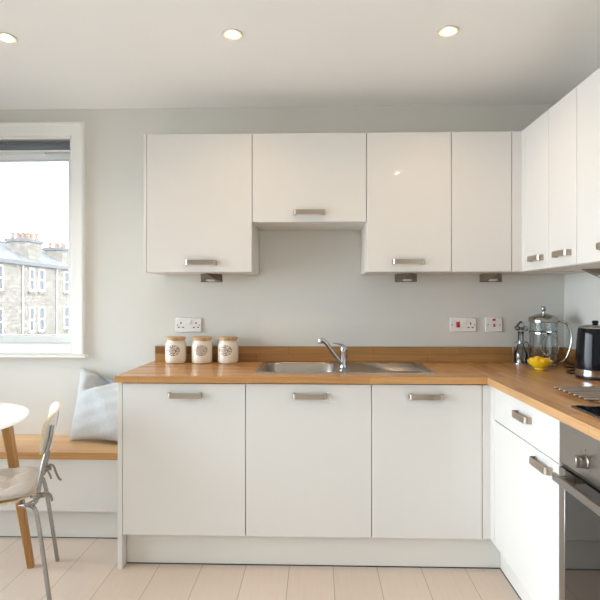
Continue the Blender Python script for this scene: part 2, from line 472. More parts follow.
# corner post
t = thing('corner_post', 'white L-shaped filler post in the inner corner of base units', 'filler panel', (.781, BF, 0))
m = MB(); m.box(G, RF-.781+.0005, 0, .019, BZ0+G, BZ1-G, bev=.001); m.build('front_strip', M['door'], t)
m = MB(); m.box(RF-.781, RF-.781+.019, -.052, .019, BZ0+G, BZ1-G, bev=.001); m.build('side_strip', M['door'], t)
m = MB(); m.lathe([(.02, 0), (.02, .008), (.012, .012), (.012, .166), (.018, .168), (.018, .172)], c=(.018, .105, 0), n=16).box(.004, .034, .019, .13, .168, .186); m.build('leg', M['black'], t)
# right run: drawer unit
DY0, DY1 = 2.311, 1.698
t = thing('drawer_cabinet', 'white base unit with one drawer over a door, left of oven', 'cabinet', (RF, DY0, 0), -math.pi/2, GB)
wd = DY0-DY1
carcass(t, wd, WX-RF-.004, BZ0, BZ1, open_top=True)
door(t, 0, wd, .7445, BZ1, 'drawer_front', handle=(DY0-1.982, .838), L=.13)
door(t, 0, wd, BZ0, .7445, 'door', handle=(DY0-1.815, .703), L=.134)
# plinths
m = MB(); m.box(-.939, RF+.0645, BF+.055, BF+.071, 0.004, .168, bev=.001)
o = m.build('plinth', M['plinth']); tag(o, 'long white plinth board under the back base cabinets', 'plinth', 'plinth boards')
m = MB(); m.box(RF+.0645, RF+.08, 1.05, BF+.0545, 0.004, .168, bev=.001)
o = m.build('plinth', M['plinth']); tag(o, 'white plinth board running under the drawer unit and oven', 'plinth', 'plinth boards')
# thin dark boxes paint the shade in the gap under the plinths
m = MB(); m.box(-.939, RF+.0635, BF+.0535, BF+.07, 0, .0045); o = m.build('plinth_gap_shade', M['dark'], smooth=False); tag(o, 'thin dark strip, painted gap shade under the long back plinth', 'gap shade', 'plinth gap shades')
m = MB(); m.box(RF+.063, RF+.08, 1.05, BF+.053, 0, .0045); o = m.build('plinth_gap_shade', M['dark'], smooth=False); tag(o, 'thin dark strip, painted gap shade under the plinth below drawers', 'gap shade', 'plinth gap shades')

# wall cabinets, back
def wall_cab(name, label, x0, x1, z0, handle, left_panel=False, depth=None, xr=None):
    t = thing(name, label, 'cabinet', (x0, UF, 0), 0, GU)
    w = x1-x0
    carcass(t, (xr-x0) if xr else w, WY-UF-.003, z0+.001, UT-.001)
    door(t, 0, w, z0, UT, handle=handle)
    return t
t = wall_cab('wall_cabinet', 'leftmost white wall cabinet, above the storage jars', -.9055, -.343, UB, (-.612+.9055, 1.497))
m = MB(); m.box(-.017, -.0005, 0.001, WY-UF-.003, UB, UT, bev=.001); m.build('end_panel', M['door'], t)
wall_cab('wall_cabinet', 'short white wall cabinet over the open recess above the sink', -.343, .258, 1.708, (-.0405+.343, 1.7585))
wall_cab('wall_cabinet', 'white wall cabinet with handle, right of the short one', .258, .700, UB, (.4745-.258, 1.4985))
wall_cab('wall_cabinet', 'white wall cabinet without handle, beside the corner strip', .700, 1.012, UB, None, xr=WX-.004-.0)
t = thing('wall_corner_strip', 'white filler strip in the inner corner of the wall cabinets', 'filler panel', (1.012, UF, 0))
m = MB(); m.box(G, RU-1.012+.0005, 0, .019, UB+G, UT-G, bev=.001); m.build('front_strip', M['door'], t)
m = MB(); m.box(RU-1.012, RU-1.012+.019, -.052, .019, UB+G, UT-G, bev=.001); m.build('side_strip', M['door'], t)
ry = [2.551, 2.305, 2.059, 1.52]
rl = ['narrow white wall cabinet on the right wall, farthest into the corner', 'narrow white wall cabinet on the right wall, second from the corner', 'wide white wall cabinet on the right wall at the picture edge']
rh = [2.418, 2.163, 1.815]
for i in range(3):
    t = thing('wall_cabinet', rl[i], 'cabinet', (RU, ry[i], 0), -math.pi/2, GU)
    w = ry[i]-ry[i+1]
    carcass(t, w, WX-RU-.003, UB+.001, UT-.001)
    door(t, 0, w, UB, UT, handle=(ry[i]-rh[i], 1.5005), L=.124)

# under-cabinet lights
def cab_light(x, y, rotz, label):
    """wedge: tall back plate, apex running forward to the cabinet underside"""
    t = thing('cabinet_light', label, 'light', (x, y, UB+.001), rotz, 'under-cabinet lights')
    W2, Hh, D = .062, .044, .125
    m = MB()
    v = [(-W2, 0, 0), (W2, 0, 0), (W2, 0, -Hh), (-W2, 0, -Hh), (0, -D, 0), (0, -D, -.004)]
    m.faces(v, [(0, 1, 2, 3), (0, 4, 1), (3, 2, 5), (0, 3, 5, 4), (1, 4, 5, 2)])
    m.build('housing', M['nickel_dark'], t, smooth=False)
    m = MB(); m.box(-W2-.001, W2+.001, 0, .004, -Hh-.001, 0, bev=.001); m.build('back_plate', M['nickel_dark'], t)
    # lens on the sloping face
    ax = Vector((0, D, -(Hh-.004))).normalized(); nz = Vector((0, ax.z, -ax.y))
    c = Vector((.002, -D*.24, 0)); c.z = -.004-(Hh-.004)*(1-.24)
    m = MB(); rings = []
    for k, (s, o) in enumerate(((1, -.001), (1, .0025), (.85, .004))):
        rings.append([c+Vector((1, 0, 0))*(.026*s*math.copysign(abs(math.cos(a))**.6, math.cos(a)))+ax*(.016*s*math.sin(a))+nz*o for a in [2*math.pi*i/24 for i in range(24)]])
    m.rings(rings); m.build('lens', M['lens'], t)
cab_light(-.612, 2.85, 0, 'wedge-shaped nickel light under the leftmost wall cabinet')
cab_light(.508, 2.85, 0, 'wedge-shaped nickel light under the cabinet right of the recess')
cab_light(.99, 2.85, 0, 'wedge-shaped nickel light under the handleless wall cabinet')
cab_light(1.372, 2.37, -math.pi/2, 'wedge-shaped nickel light under the right-hand wall cabinets')

# ------------------------------------------------------------------ worktop
SX0, SX1, SY0, SY1 = -.312, .584, 2.452, 2.872     # sink plate
HX0, HX1, HY0, HY1 = -.28, .105, 2.472, 2.835      # bowl hole
WFY = 2.343; WFX = .797
def assign_edges(o):
    for p in o.data.polygons: p.material_index = 0 if abs(p.normal.z) > .7 else 1
t = thing('worktop', 'L-shaped oak block worktop over the base cabinets', 'worktop', (0, 0, 0))
m = MB(); x0 = -.97
zb = .9045
m.box(x0, HX0, WFY, WY-.001, zb, WT).box(HX1, WFX, WFY, WY-.001, zb, WT).box(HX0, HX1, WFY, HY0, zb, WT).box(HX0, HX1, HY1, WY-.001, zb, WT)
o = m.build('back_run', [M['top_x'], M['edge_x']], t, smooth=False); assign_edges(o)
m = MB(); m.box(WFX, WX-.001, 1.05, WY-.001, zb, WT)
o = m.build('return_run', [M['top_y'], M['edge_y']], t, smooth=False); assign_edges(o)
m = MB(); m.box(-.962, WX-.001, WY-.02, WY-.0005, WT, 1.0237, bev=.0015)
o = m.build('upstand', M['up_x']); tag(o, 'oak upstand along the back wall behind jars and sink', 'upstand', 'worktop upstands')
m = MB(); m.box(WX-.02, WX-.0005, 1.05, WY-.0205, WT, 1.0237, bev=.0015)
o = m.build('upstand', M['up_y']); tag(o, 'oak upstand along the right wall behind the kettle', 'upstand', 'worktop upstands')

# ------------------------------------------------------------------ sink
def rrect(x0, x1, y0, y1, r, z, n=8):
    pts = []
    for cx, cy, a0 in ((x1-r, y1-r, 0), (x0+r, y1-r, 90), (x0+r, y0+r, 180), (x1-r, y0+r, 270)):
        for i in range(n+1):
            a = R(a0+90*i/n); pts.append(Vector((cx+r*math.cos(a), cy+r*math.sin(a), z)))
    return pts
t = thing('sink', 'stainless steel sink with bowl and ribbed drainer set in worktop', 'sink', (0, 0, 0))
mx = .132; z = WT+.0045
m = MB()
m.rings([rrect(SX0-.001, mx, SY0-.001, SY1+.001, .012, WT+.0002), rrect(SX0, mx, SY0, SY1, .012, z-.001), rrect(SX0+.004, mx, SY0+.004, SY1-.004, .012, z),
         rrect(HX0-.006, HX1+.002, HY0-.006, HY1+.006, .085, z-.001)], cap0=False, cap1=False)
m.rings([rrect(mx, SX1+.001, SY0-.001, SY1+.001, .012, WT+.0002), rrect(mx, SX1, SY0, SY1, .012, z-.001), rrect(mx, SX1-.004, SY0+.004, SY1-.004, .012, z),
         rrect(mx+.03, SX1-.025, SY0+.028, SY1-.028, .03, z-.0005), rrect(mx+.036, SX1-.031, SY0+.034, SY1-.034, .03, z-.0035)], cap0=False, cap1=True)
m.build('rim', M['sinksteel'], t, angle=20)
m = MB()
m.rings([rrect(HX0-.006, HX1+.002, HY0-.006, HY1+.006, .085, z-.001), rrect(HX0, HX1-.004, HY0, HY1, .08, z-.008), rrect(HX0+.012, HX1-.016, HY0+.012, HY1-.012, .075, .82),
         rrect(HX0+.05, HX1-.054, HY0+.05, HY1-.05, .06, .785), rrect(HX0+.14, HX1-.14, HY0+.14, HY1-.14, .03, .781)], cap0=False, cap1=True)
m.build('bowl', M['sinksteel'], t)
for k in range(8):
    yy = SY0+.06+k*.04
    m = MB(); m.tube([(mx+.22-.012*k, yy, z-.005), (mx+.24-.012*k, yy, z-.0005), (SX1-.065, yy, z+.0005), (SX1-.045, yy, z-.005)], .005, n=10, rx=.0055); m.build('drainer_rib', M['sinksteel'], t)
m = MB(); m.lathe([(.038, .782), (.04, .785), (.022, .7855), (.018, .782)], c=((HX0+HX1)/2, (HY0+HY1)/2, 0)); m.build('drain', M['chrome'], t)
# tap
t = thing('mixer_tap', 'chrome single-lever mixer tap standing on the sink rim', 'tap', (.137, 2.575, WT+.005))
m = MB(); m.lathe([(.026, 0), (.026, .006), (.021, .01), (.019, .02), (.0185, .085), (.02, .09), (.02, .108), (.0165, .118), (.006, .122)]); m.build('body', M['chrome'], t)
m = MB(); m.tube([(-.008, -.004, .028), (-.02, -.008, .042), (-.045, -.016, .072), (-.07, -.024, .108), (-.086, -.03, .131), (-.098, -.034, .145), (-.108, -.037, .152), (-.118, -.04, .154)],
                 [.013, .0125, .0115, .011, .011, .0115, .0115, .011], n=14)
m.build('spout', M['chrome'], t)
m = MB(); m.lathe([(.0115, .0), (.0125, .002), (.0125, .024), (.011, .027), (.003, .028)], c=(-.121, -.041, .135), n=20); m.build('aerator', M['chrome'], t)
m = MB(); m.tube([(.008, 0, .112), (-.006, -.002, .124), (-.024, -.006, .131), (-.042, -.011, .134), (-.054, -.014, .1345)], [.006, .006, .0045, .003, .0022], n=12, rx=[.017, .0165, .011, .009, .006])
m.build('lever', M['chrome'], t)

# ------------------------------------------------------------------ storage jars
JX = [(-.815, 2.842), (-.6635, 2.847), (-.5135, 2.852)]
JL = ['leftmost cream storage jar with wooden lid on the worktop', 'middle cream storage jar with wooden lid on the worktop', 'cream storage jar with wooden lid nearest the sink']
for i, (x, y) in enumerate(JX):
    t = thing('storage_jar', JL[i], 'jar', (x, y-.01, WT), (0, .1, -.12)[i], 'storage jars on the worktop')
    if i == 0:
        m = MB(); m.lathe([(.048, 0), (.054, .003), (.058, .010), (.0592, .03), (.0592, .1), (.0575, .112), (.053, .121), (.0505, .126), (.0505, .133)], n=48)
        j0 = m.build('body', M['jar'], t)
        m = MB(); m.lathe([(.0525, .1325), (.0555, .1345), (.0558, .147), (.054, .150), (.02, .1505)], n=48); l0 = m.build('lid', M['lid'], t)
    else:
        for s in (j0, l0):
            c = s.copy(); C.objects.link(c); c.parent = t

# ------------------------------------------------------------------ sockets
def plate(name, label, x0, x1, z0, z1, cat='socket'):
    t = thing(name, label, cat, ((x0+x1)/2, WY, (z0+z1)/2), 0, 'wall sockets and switches')
    w, h = (x1-x0)/2, (z1-z0)/2
    m = MB(); m.box(-w, w, -.0095, -.0005, -h, h, bev=.0035); m.build('face_plate', M['socket'], t)
    return t, w, h
def holes(t, cx, cz, k=1.0):
    for dx, dz, w, h in ((0, .016, .0035, .0055), (-.0125, -.009, .006, .0028), (.0125, -.009, .006, .0028)):
        m = MB(); m.box(cx+dx*k-w, cx+dx*k+w, -.0102, -.0085, cz+dz*k-h, cz+dz*k+h, bev=.0004); m.build('pin_hole', M['dark'], t)
def rocker(t, cx, cz, w, h, mat, name='rocker_switch'):
    m = MB(); m.prism([(-.0095, -h), (-.0155, -h), (-.0115, h), (-.0095, h)], 'x', cx-w, cx+w, bev=.0008); o = m.build(name, M[mat], t, smooth=False)
    for v in o.data.vertices: v.co.z += cz
    return o
def screw(t, x):
    m = MB(); m.lathe([(.004, 0), (.004, .0012), (.0015, .0016)], c=(x, -.0092, 0), rot=Matrix.Rotation(R(90), 3, 'X'), n=12); m.build('screw', M['steel'], t)
t, w, h = plate('double_socket', 'white double plug socket on wall above the storage jars', -.8425, -.687, 1.106, 1.1915)
holes(t, -.045, -.004); holes(t, .045, -.004); rocker(t, 0.002, .019, .013, .014, 'socket'); screw(t, -.066); screw(t, .066)
t, w, h = plate('cooker_switch', 'white wall plate with red cooker switch and one plug socket', .778, .932, 1.1115, 1.1945)
rocker(t, -.031, .001, .0105, .0165, 'red'); holes(t, .043, -.008, .95); rocker(t, .004, .022, .013, .012, 'socket'); screw(t, -.064); screw(t, .066)
t, w, h = plate('fused_switch', 'small square white switch plate with red neon light', .984, 1.083, 1.1115, 1.1945, 'switch')
rocker(t, .001, -.003, .0058, .009, 'amber'); screw(t, -.034); screw(t, .034)
m = MB(); m.box(-.0085, .0085, -.0115, -.009, .023, .035, bev=.001); m.build('neon_light', M['red'], t)

# ------------------------------------------------------------------ glass jug, cruet, bowl, kettle
GX, GY = 1.248, 2.765
t = thing('glass_jug', 'tall clear glass jug with chrome lid standing in the corner', 'jug', (GX, GY, WT))
m = MB(); m.lathe([(.004, .0145), (.064, .0145), (.0695, .02), (.0715, .05), (.0715, .246), (.070, .2465), (.070, .05), (.066, .022)], n=40, cap0=False, cap1=False); m.build('glass_body', M['glass'], t)
m = MB(); m.lathe([(.073, 0), (.074, .003), (.073, .0125), (.068, .0165), (.066, .012), (.0, .011)], n=40); m.build('base', M['chrome'], t)
m = MB(); m.lathe([(.0735, .240), (.077, .242), (.077, .264), (.075, .267), (.071, .270), (.05, .2785), (.02, .287), (.012, .289)], n=40); m.build('lid', M['smoked'], t)
m = MB(); m.lathe([(.008, .287), (.0065, .298), (.009, .304), (.0135, .310), (.0145, .318), (.011, .326), (.004, .329)], n=20); m.build('lid_knob', M['chrome'], t)
m = MB(); m.lathe([(.0728, .176), (.0752, .178), (.0752, .186), (.0728, .188)], n=40, cap0=False, cap1=False); m.build('band', M['chrome'], t)
m = MB()   # round wire loop on the front of the glass
pts = []
for i in range(40):
    a = 2*math.pi*i/40; u = .052*math.cos(a); zz = .118+.058*math.sin(a)
    ang = u/.0735; pts.append((.0745*math.sin(ang)+.006, -.0745*math.cos(ang), zz))
m.tube(pts, .0022, n=8, closed=True); m.build('wire_loop', M['chrome'], t)
m = MB(); m.tube([(.066, -.03, .246), (.085, -.04, .246), (.104, -.05, .234), (.117, -.057, .205), (.122, -.06, .17), (.120, -.059, .13), (.113, -.055, .09), (.102, -.049, .055), (.09, -.043, .035), (.07, -.036, .024)],
                 [.006, .0075, .0085, .0085, .008, .0075, .007, .006, .0055, .005], n=12, rx=[.006, .01, .012, .012, .011, .01, .009, .007, .006, .005]); m.build('handle', M['chrome'], t)
m = MB(); m.tube([(0, 0, .02), (0, 0, .285)], .0025, n=8); m.lathe([(.066, .02), (.067, .024), (.066, .028)], n=32); m.build('plunger', M['chrome'], t)

t = thing('glass_cruet', 'small glass oil bottle with faceted stopper in a wire holder', 'bottle', (1.158, 2.85, WT))
m = MB(); m.lathe([(.004, .006), (.034, .006), (.037, .012), (.037, .05), (.034, .07), (.022, .095), (.0165, .115), (.0155, .175), (.019, .18), (.018, .182), (.0135, .176), (.0145, .115), (.02, .094), (.032, .068), (.035, .05), (.035, .012), (.004, .009)], n=32, cap0=False, cap1=False); m.build('glass_bottle', M['cutglass'], t)
m = MB(); bmesh.ops.create_icosphere(m.bm, subdivisions=1, radius=.025, matrix=Matrix.Translation((0, 0, .218)) @ Matrix.Diagonal((1, 1, 1.05, 1)))
bmesh.ops.create_icosphere(m.bm, subdivisions=1, radius=.017, matrix=Matrix.Translation((-.022, -.006, .205)))
bmesh.ops.create_icosphere(m.bm, subdivisions=1, radius=.017, matrix=Matrix.Translation((.026, -.004, .2)))
m.lathe([(.01, .172), (.0135, .19), (.009, .2)], n=16); m.build('stopper', M['cutglass'], t, smooth=False)
m = MB(); m.lathe([(.046, 0), (.047, .003), (.046, .006), (.01, .006)], n=32); m.lathe([(.012, .006), (.013, .02), (.009, .028), (.004, .03)], c=(-.022, -.034, 0), n=16)
m.lathe([(.0165, .118), (.02, .12), (.02, .126), (.0165, .128)], n=24, cap0=False, cap1=False)
for sx in (-1, 1):
    m.tube([(sx*.042, 0, .004), (sx*.045, -.004, .03), (sx*.046, -.006, .08), (sx*.043, -.006, .108), (sx*.034, -.004, .122), (sx*.02, 0, .124)], .0036, n=8)
m.tube([(.044, -.012, .004), (.046, -.03, .05), (.03, -.036, .1), (.006, -.02, .123)], .0032, n=8)
m.build('wire_holder', M['chrome'], t)
# yellow bowl of fruit
BX, BY = 1.168, 2.63
t = thing('yellow_bowl', 'small yellow bowl of fruit in front of the glass jug', 'bowl', (BX, BY, WT))
m = MB(); m.lathe([(.026, 0), (.028, .002), (.026, .007), (.034, .011), (.054, .027), (.0625, .043), (.0635, .047), (.061, .047), (.052, .03), (.03, .014), (.004, .012)], n=40, cap0=True, cap1=True); m.build('bowl_body', M['yellowbowl'], t)
first = None
for k, (dx, dy, dz, s, rz) in enumerate(((-.026, -.012, .041, .02, .3), (.004, -.026, .04, .019, 1.2), (.03, -.006, .041, .0205, 2.1), (-.008, .014, .047, .021, .8), (.018, .026, .043, .019, 2.6), (-.032, .02, .042, .018, 1.7))):
    if first is None:
        m = MB(); prof = [(.001, -1.25), (.22, -1.12), (.5, -.92), (.85, -.5), (1, 0), (.85, .5), (.5, .92), (.22, 1.12), (.001, 1.25)]
        m.lathe([(r*.02, z*.02) for r, z in prof], n=20, rot=Matrix.Rotation(R(90), 3, 'Y'))
        f = m.build('lemon', M['lemon']); first = f
    else:
        f = first.copy(); C.objects.link(f)
    f.location = (BX+dx, BY+dy, WT+dz); f.rotation_euler = (0, .2*(k % 3-1), rz); f.scale = (s/.02,)*3
    tag(f, 'small yellow fruit heaped in the yellow bowl', 'fruit', 'fruit in the bowl')
# kettle
KX, KY = 1.296, 2.345
t = thing('electric_kettle', 'glossy black electric kettle on chrome base by right wall', 'kettle', (KX, KY, WT), R(-76))
m = MB(); m.lathe([(.083, .0), (.085, .003), (.085, .010), (.083, .013)], n=56); m.build('power_base', M['black'], t)
m = MB(); m.lathe([(.0825, .0135), (.0838, .015), (.0838, .042), (.0825, .0435)], n=56); m.build('chrome_band', M['chrome'], t)
m = MB(); m.lathe([(.0825, .044), (.0828, .07), (.081, .11), (.078, .16), (.0745, .205), (.0715, .228), (.0695, .233)], n=56); m.build('body', M['kettle'], t)
m = MB(); m.lathe([(.069, .233), (.068, .238), (.06, .244), (.04, .249), (.012, .251)], n=56); m.build('lid', M['chrome'], t)
m = MB(); m.lathe([(.011, .25), (.013, .256), (.015, .263), (.011, .268), (.003, .269)], n=20); m.build('lid_knob', M['black'], t)
m = MB(); m.tube([(.066, 0, .226), (.085, 0, .238), (.112, 0, .236), (.128, 0, .215), (.131, 0, .17), (.126, 0, .12), (.112, 0, .085), (.09, 0, .072), (.078, 0, .072)], [.012, .012, .011, .01, .01, .01, .01, .011, .012], n=14, rx=[.014]*9); m.build('handle', M['black'], t)
m = MB(); m.faces([(-.068, -.026, .228), (-.068, .026, .228), (-.1, 0, .236), (-.077, 0, .165), (-.06, 0, .23)], [(0, 2, 3), (2, 1, 3), (0, 4, 2), (4, 1, 2), (0, 3, 1, 4)]); m.build('spout', M['kettle'], t)
# power cord
m = MB(); m.tube([(1.25, 2.43, WT+.005), (1.245, 2.48, WT+.005), (1.275, 2.54, WT+.0055), (1.335, 2.6, WT+.005), (1.30, 2.665, WT+.005), (1.325, 2.63, WT+.013), (1.39, 2.66, WT+.009), (1.415, 2.60, WT+.005), (1.417, 2.4, WT+.005)], .004, n=8)
# smooth path by subdividing through catmull-rom
m.bm.free()
def catmull(P, k=8):
    P = [Vector(p) for p in P]; out = []
    for i in range(len(P)-1):
        p0, p1, p2, p3 = P[max(i-1, 0)], P[i], P[i+1], P[min(i+2, len(P)-1)]
        for j in range(k):
            u = j/k; out.append(.5*((2*p1)+(p2-p0)*u+(2*p0-5*p1+4*p2-p3)*u*u+(3*p1-p0-3*p2+p3)*u**3))
    out.append(P[-1]); return out
m = MB(); m.tube(catmull([(1.262, 2.434, WT+.005), (1.245, 2.5, WT+.0045), (1.30, 2.57, WT+.0045), (1.375, 2.59, WT+.0045), (1.365, 2.66, WT+.0045), (1.31, 2.655, WT+.009), (1.33, 2.60, WT+.0125), (1.40, 2.62, WT+.006), (1.412, 2.5, WT+.0045), (1.416, 2.36, WT+.0045)]), .004, n=8)
o = m.build('power_cord', M['black']); tag(o, 'loop of black kettle cord lying by the jug', 'cord')

# trivet rack
t = thing('trivet', 'flat rack of metal bars on small feet beside the hob', 'trivet', (.94, 1.77, WT))
for k in range(7):
    yy = .222*k/6
    m = MB(); m.tube([(0, yy, .0168), (.002, yy, .0168), (.006, yy, .0168), (.31, yy, .0168), (.314, yy, .0168)], [.002, .0042, .0055, .0055, .003], n=14, rx=[.002, .005, .0066, .0066, .003], up=(0, 0, 1)); m.build('bar', M['barsteel'], t)
for cx in (.05, .25):
    m = MB(); m.box(cx-.007, cx+.021, -.005, .227, .0078, .0108, bev=.001); m.build('cross_bar', M['steel'], t)
for fx, fy in ((.05, .05), (.05, .175), (.257, .05), (.257, .175)):
    m = MB(); m.lathe([(.008, 0), (.009, .002), (.006, .0078)], c=(fx, fy, 0), n=14); m.build('foot', M['rubber'], t)
# hob
t = thing('hob', 'black glass hob set into the worktop above the oven', 'hob', (.871, 1.15, WT))
m = MB(); m.box(0, .5, 0, .567, .0003, .006, bev=.0015); m.build('glass_plate', M['blackglass'], t)
m = MB(); m.box(-.003, .503, -.003, .57, .0002, .003); m.build('trim_frame', M['steel'], t, smooth=False)
for cx, cy, r in ((.14, .15, .075), (.14, .42, .09), (.36, .15, .09), (.36, .42, .075)):
    m = MB(); m.lathe([(r, .0061), (r, .0063), (r-.003, .0063), (r-.003, .0061)], c=(cx, cy, 0), n=40, cap0=False, cap1=False); m.build('zone_marking', M['nickel_dark'], t)

# ------------------------------------------------------------------ oven
OY0 = 1.698; OW = .598
t = thing('oven', 'built-in stainless steel oven with dark glass door', 'oven', (RF, OY0, 0), -math.pi/2)
m = MB(); m.box(.004, OW-.004, .021, .55, .17, .895); m.build('housing', M['rubber'], t, smooth=False)
m = MB(); m.box(.001, OW-.001, -.001, .021, .757, .8995, bev=.0015); m.build('control_panel', M['steel'], t)
for k, kx in enumerate((.165, .299, .433)):
    m = MB(); rt = Matrix.Rotation(R(90), 3, 'X')
    m.lathe([(.0215, .001), (.0215, .004), (.019, .006), (.0185, .02), (.017, .024), (.004, .0245)], c=(kx, 0, .809), rot=rt, n=32)
    m.box(kx-.006, kx+.006, -.033, -.02, .791, .827, bev=.002)
    m.build('knob', M['steel'], t)
    for ang in (0, -50, 50, 125, 235):
        ca, sa = math.cos(R(90-ang)), math.sin(R(90-ang)); px, pz = kx+.034*ca, .809+.034*sa
        m = MB()
        if ang == 0: m.box(px-.0012, px+.0012, -.0016, -.0009, pz-.004, pz+.004)
        else: m.box(px-.003, px+.003, -.0016, -.0009, pz-.0008, pz+.0008)
        m.build('dial_marking', M['dark'], t, smooth=False)
m = MB(); m.box(.003, OW-.003, .006, .02, .7435, .757); m.build('vent_slot', M['black'], t, smooth=False)
m = MB(); m.box(.012, OW-.012, .002, .0055, .7495, .753, bev=.0008); m.build('vent_trim', M['steel'], t)
d_ = MB(); d_.box(.001, .042, -.003, .02, .172, .742, bev=.0015).box(OW-.042, OW-.001, -.003, .02, .172, .742, bev=.0015).box(.042, OW-.042, -.003, .02, .172, .19, bev=.001)
dd = d_.build('door', M['steel'], t)
m = MB(); m.box(.0422, OW-.0422, -.0028, .019, .1902, .7425); m.build('door_glass', M['ovenglass'], dd, smooth=False)
m = MB(); m.box(.06, OW-.06, -.054, -.041, .715, .741, bev=.002); m.build('handle', M['steel'], dd)
for hx0 in (.085, OW-.105):
    m = MB(); m.box(hx0, hx0+.02, -.0412, -.0029, .718, .738, bev=.001); m.build('handle_post', M['steel'], dd)
t2 = thing('end_panel', 'white end panel closing the right run past the oven', 'panel', (RF, 1.098, 0))
m = MB(); m.box(0, WX-RF-.002, -.022, -.001, 0, BZ1+.004, bev=.0012); m.build('panel_board', M['door'], t2)

# ------------------------------------------------------------------ bench
BX1 = -.9645
t = thing('bench', 'built-in window bench with oak seat and white front', 'bench', (0, 0, 0))
m = MB(); m.box(LX+.001, BX1, 2.595, WY-.001, .450, .489, bev=.0015)
o = m.build('seat_board', [M['bench'], M['bench_edge']], t, smooth=False)
assign_edges(o)
m = MB(); m.box(LX+.001, -1.6002, 2.612, 2.63, .168, .4495, bev=.001); m.build('front_panel', M['door'], t)
m = MB(); m.box(-1.5998, BX1, 2.612, 2.63, .168, .4495, bev=.001); m.build('front_panel', M['door'], t)
m = MB(); m.box(LX+.001, BX1, 2.668, 2.684, .004, .1695); m.build('plinth', M['plinth'], t, smooth=False)
m = MB(); m.box(LX+.001, BX1, 2.667, 2.684, 0, .004); m.build('plinth_gap_shade', M['dark'], t, smooth=False)  # dark strip painted as the shaded gap at the foot of the bench

# pillow
def cushion_mesh(w, h, th, n=26, dent=True, pinch=.1):
    m = MB(); vs = {}
    bm = m.bm
    def P(i, j, s):
        u = -1+2*i/n; v = -1+2*j/n
        k = 1-pinch*(1-abs(u)**2)*(abs(v)**3); l = 1-pinch*(1-abs(v)**2)*(abs(u)**3)
        x = u*w/2*l; z = v*h/2*k
        prof = max(0, (1-abs(u)**2.6))**.55*max(0, (1-abs(v)**2.6))**.55
        y = s*th/2*prof
        if dent:
            # the top edge is pushed down towards the right and a fold runs in from the left across the front
            z -= .055*max(0, min(1, (u+.9)/.9))*max(0, v)**1.2
            ax, az, bx, bz = -.55, .38, .45, .86
            q = max(0, min(1, ((u-ax)*(bx-ax)+(v-az)*(bz-az))/((bx-ax)**2+(bz-az)**2)))
            dist = (v-(az+q*(bz-az)))-(u-(ax+q*(bx-ax)))*.45
            st = max(0, min(1, (dist+.02)/.06)); st = st*st*(3-2*st)
            run = max(0, min(1, (u-ax+.05)/.35))
            if s < 0: y += (.11*st*run*math.exp(-max(0, dist-.1)*.8))*min(1, prof*2.2)
            if s < 0: y -= .018*math.exp(-((dist+.12)/.12)**2)*run*prof
            y += .004*math.sin(9*u+4*v)*prof*s + .003*math.sin(17*v-6*u)*prof
        return Vector((x, y, z+h/2))
    for s in (-1, 1):
        for i in range(n+1):
            for j in range(n+1):
                e = i in (0, n) or j in (0, n)
                if e and s == 1: vs[i, j, 1] = vs[i, j, -1]; continue
                vs[i, j, s] = bm.verts.new(P(i, j, s))
        for i in range(n):
            for j in range(n):
                q = [vs[i, j, s], vs[i+1, j, s], vs[i+1, j+1, s], vs[i, j+1, s]]
                bm.faces.new(q if s == -1 else q[::-1])
    return m
m = cushion_mesh(.44, .43, .15)
o = m.build('pillow', M['pillow'], loc=(-1.215, 2.752, .4915), angle=180)
o.rotation_euler = (R(-15), R(-2), R(-15))
tag(o, 'pale grey linen cushion leaning in the corner of the bench', 'cushion')

# ------------------------------------------------------------------ table
TX, TY, TZ = -1.805, 2.27, .737
t = thing('dining_table', 'round white table with splayed oak legs by the bench', 'table', (TX, TY, 0), R(14))
m = MB(); m.lathe([(.385, TZ-.022), (.398, TZ-.018), (.402, TZ-.010), (.402, TZ-.004), (.399, TZ), (.2, TZ)], n=96); m.build('table_top', M['tabletop'], t)
m = MB(); m.lathe([(.33, TZ-.0225), (.33, TZ-.034), (.29, TZ-.036)], n=64); m.build('under_frame', M['ply'], t)
for k in range(4):
    a = math.pi/2*k; m = MB()
    ca, sa = math.cos(a), math.sin(a)
    ring = []
    for (rad, zz, hw) in ((.425, 0, .0150), (.318, TZ-.035, .0215)):
        c = Vector((rad*ca, rad*sa, zz)); e1 = Vector((ca, sa, 0)); e2 = Vector((-sa, ca, 0))
        hw2 = hw
        q = []
        for s1, s2 in ((-1, -.7), (-.7, -1), (.7, -1), (1, -.7), (1, .7), (.7, 1), (-.7, 1), (-1, .7)):
            d = (e1*s1*hw+e2*s2*hw); q.append(c+d)
        ring.append(q)
    m.rings(ring); m.build('leg', M['oakleg'], t)

# ------------------------------------------------------------------ chair
t = thing('dining_chair', 'white backed chair with chrome legs and beige seat pad at table', 'chair', (-1.258, 2.212, 0), R(114.6))
# seat
m = MB()
def seat_loop(z, s=1.0):
    pts = []
    for i in range(48):
        a = 2*math.pi*i/48
        u = math.copysign(abs(math.cos(a))**.45, math.cos(a)); v = math.copysign(abs(math.sin(a))**.45, math.sin(a))
        wdt = .168+.02*(v+1)/2
        dz = .012*(-v) if v < -.7 else 0
        pts.append(Vector((u*wdt*s, .2+v*.2*s, z+dz+.006*abs(u)**2)))
    return pts
m.rings([seat_loop(.448), seat_loop(.458)]); m.build('seat', M['ply'], t)
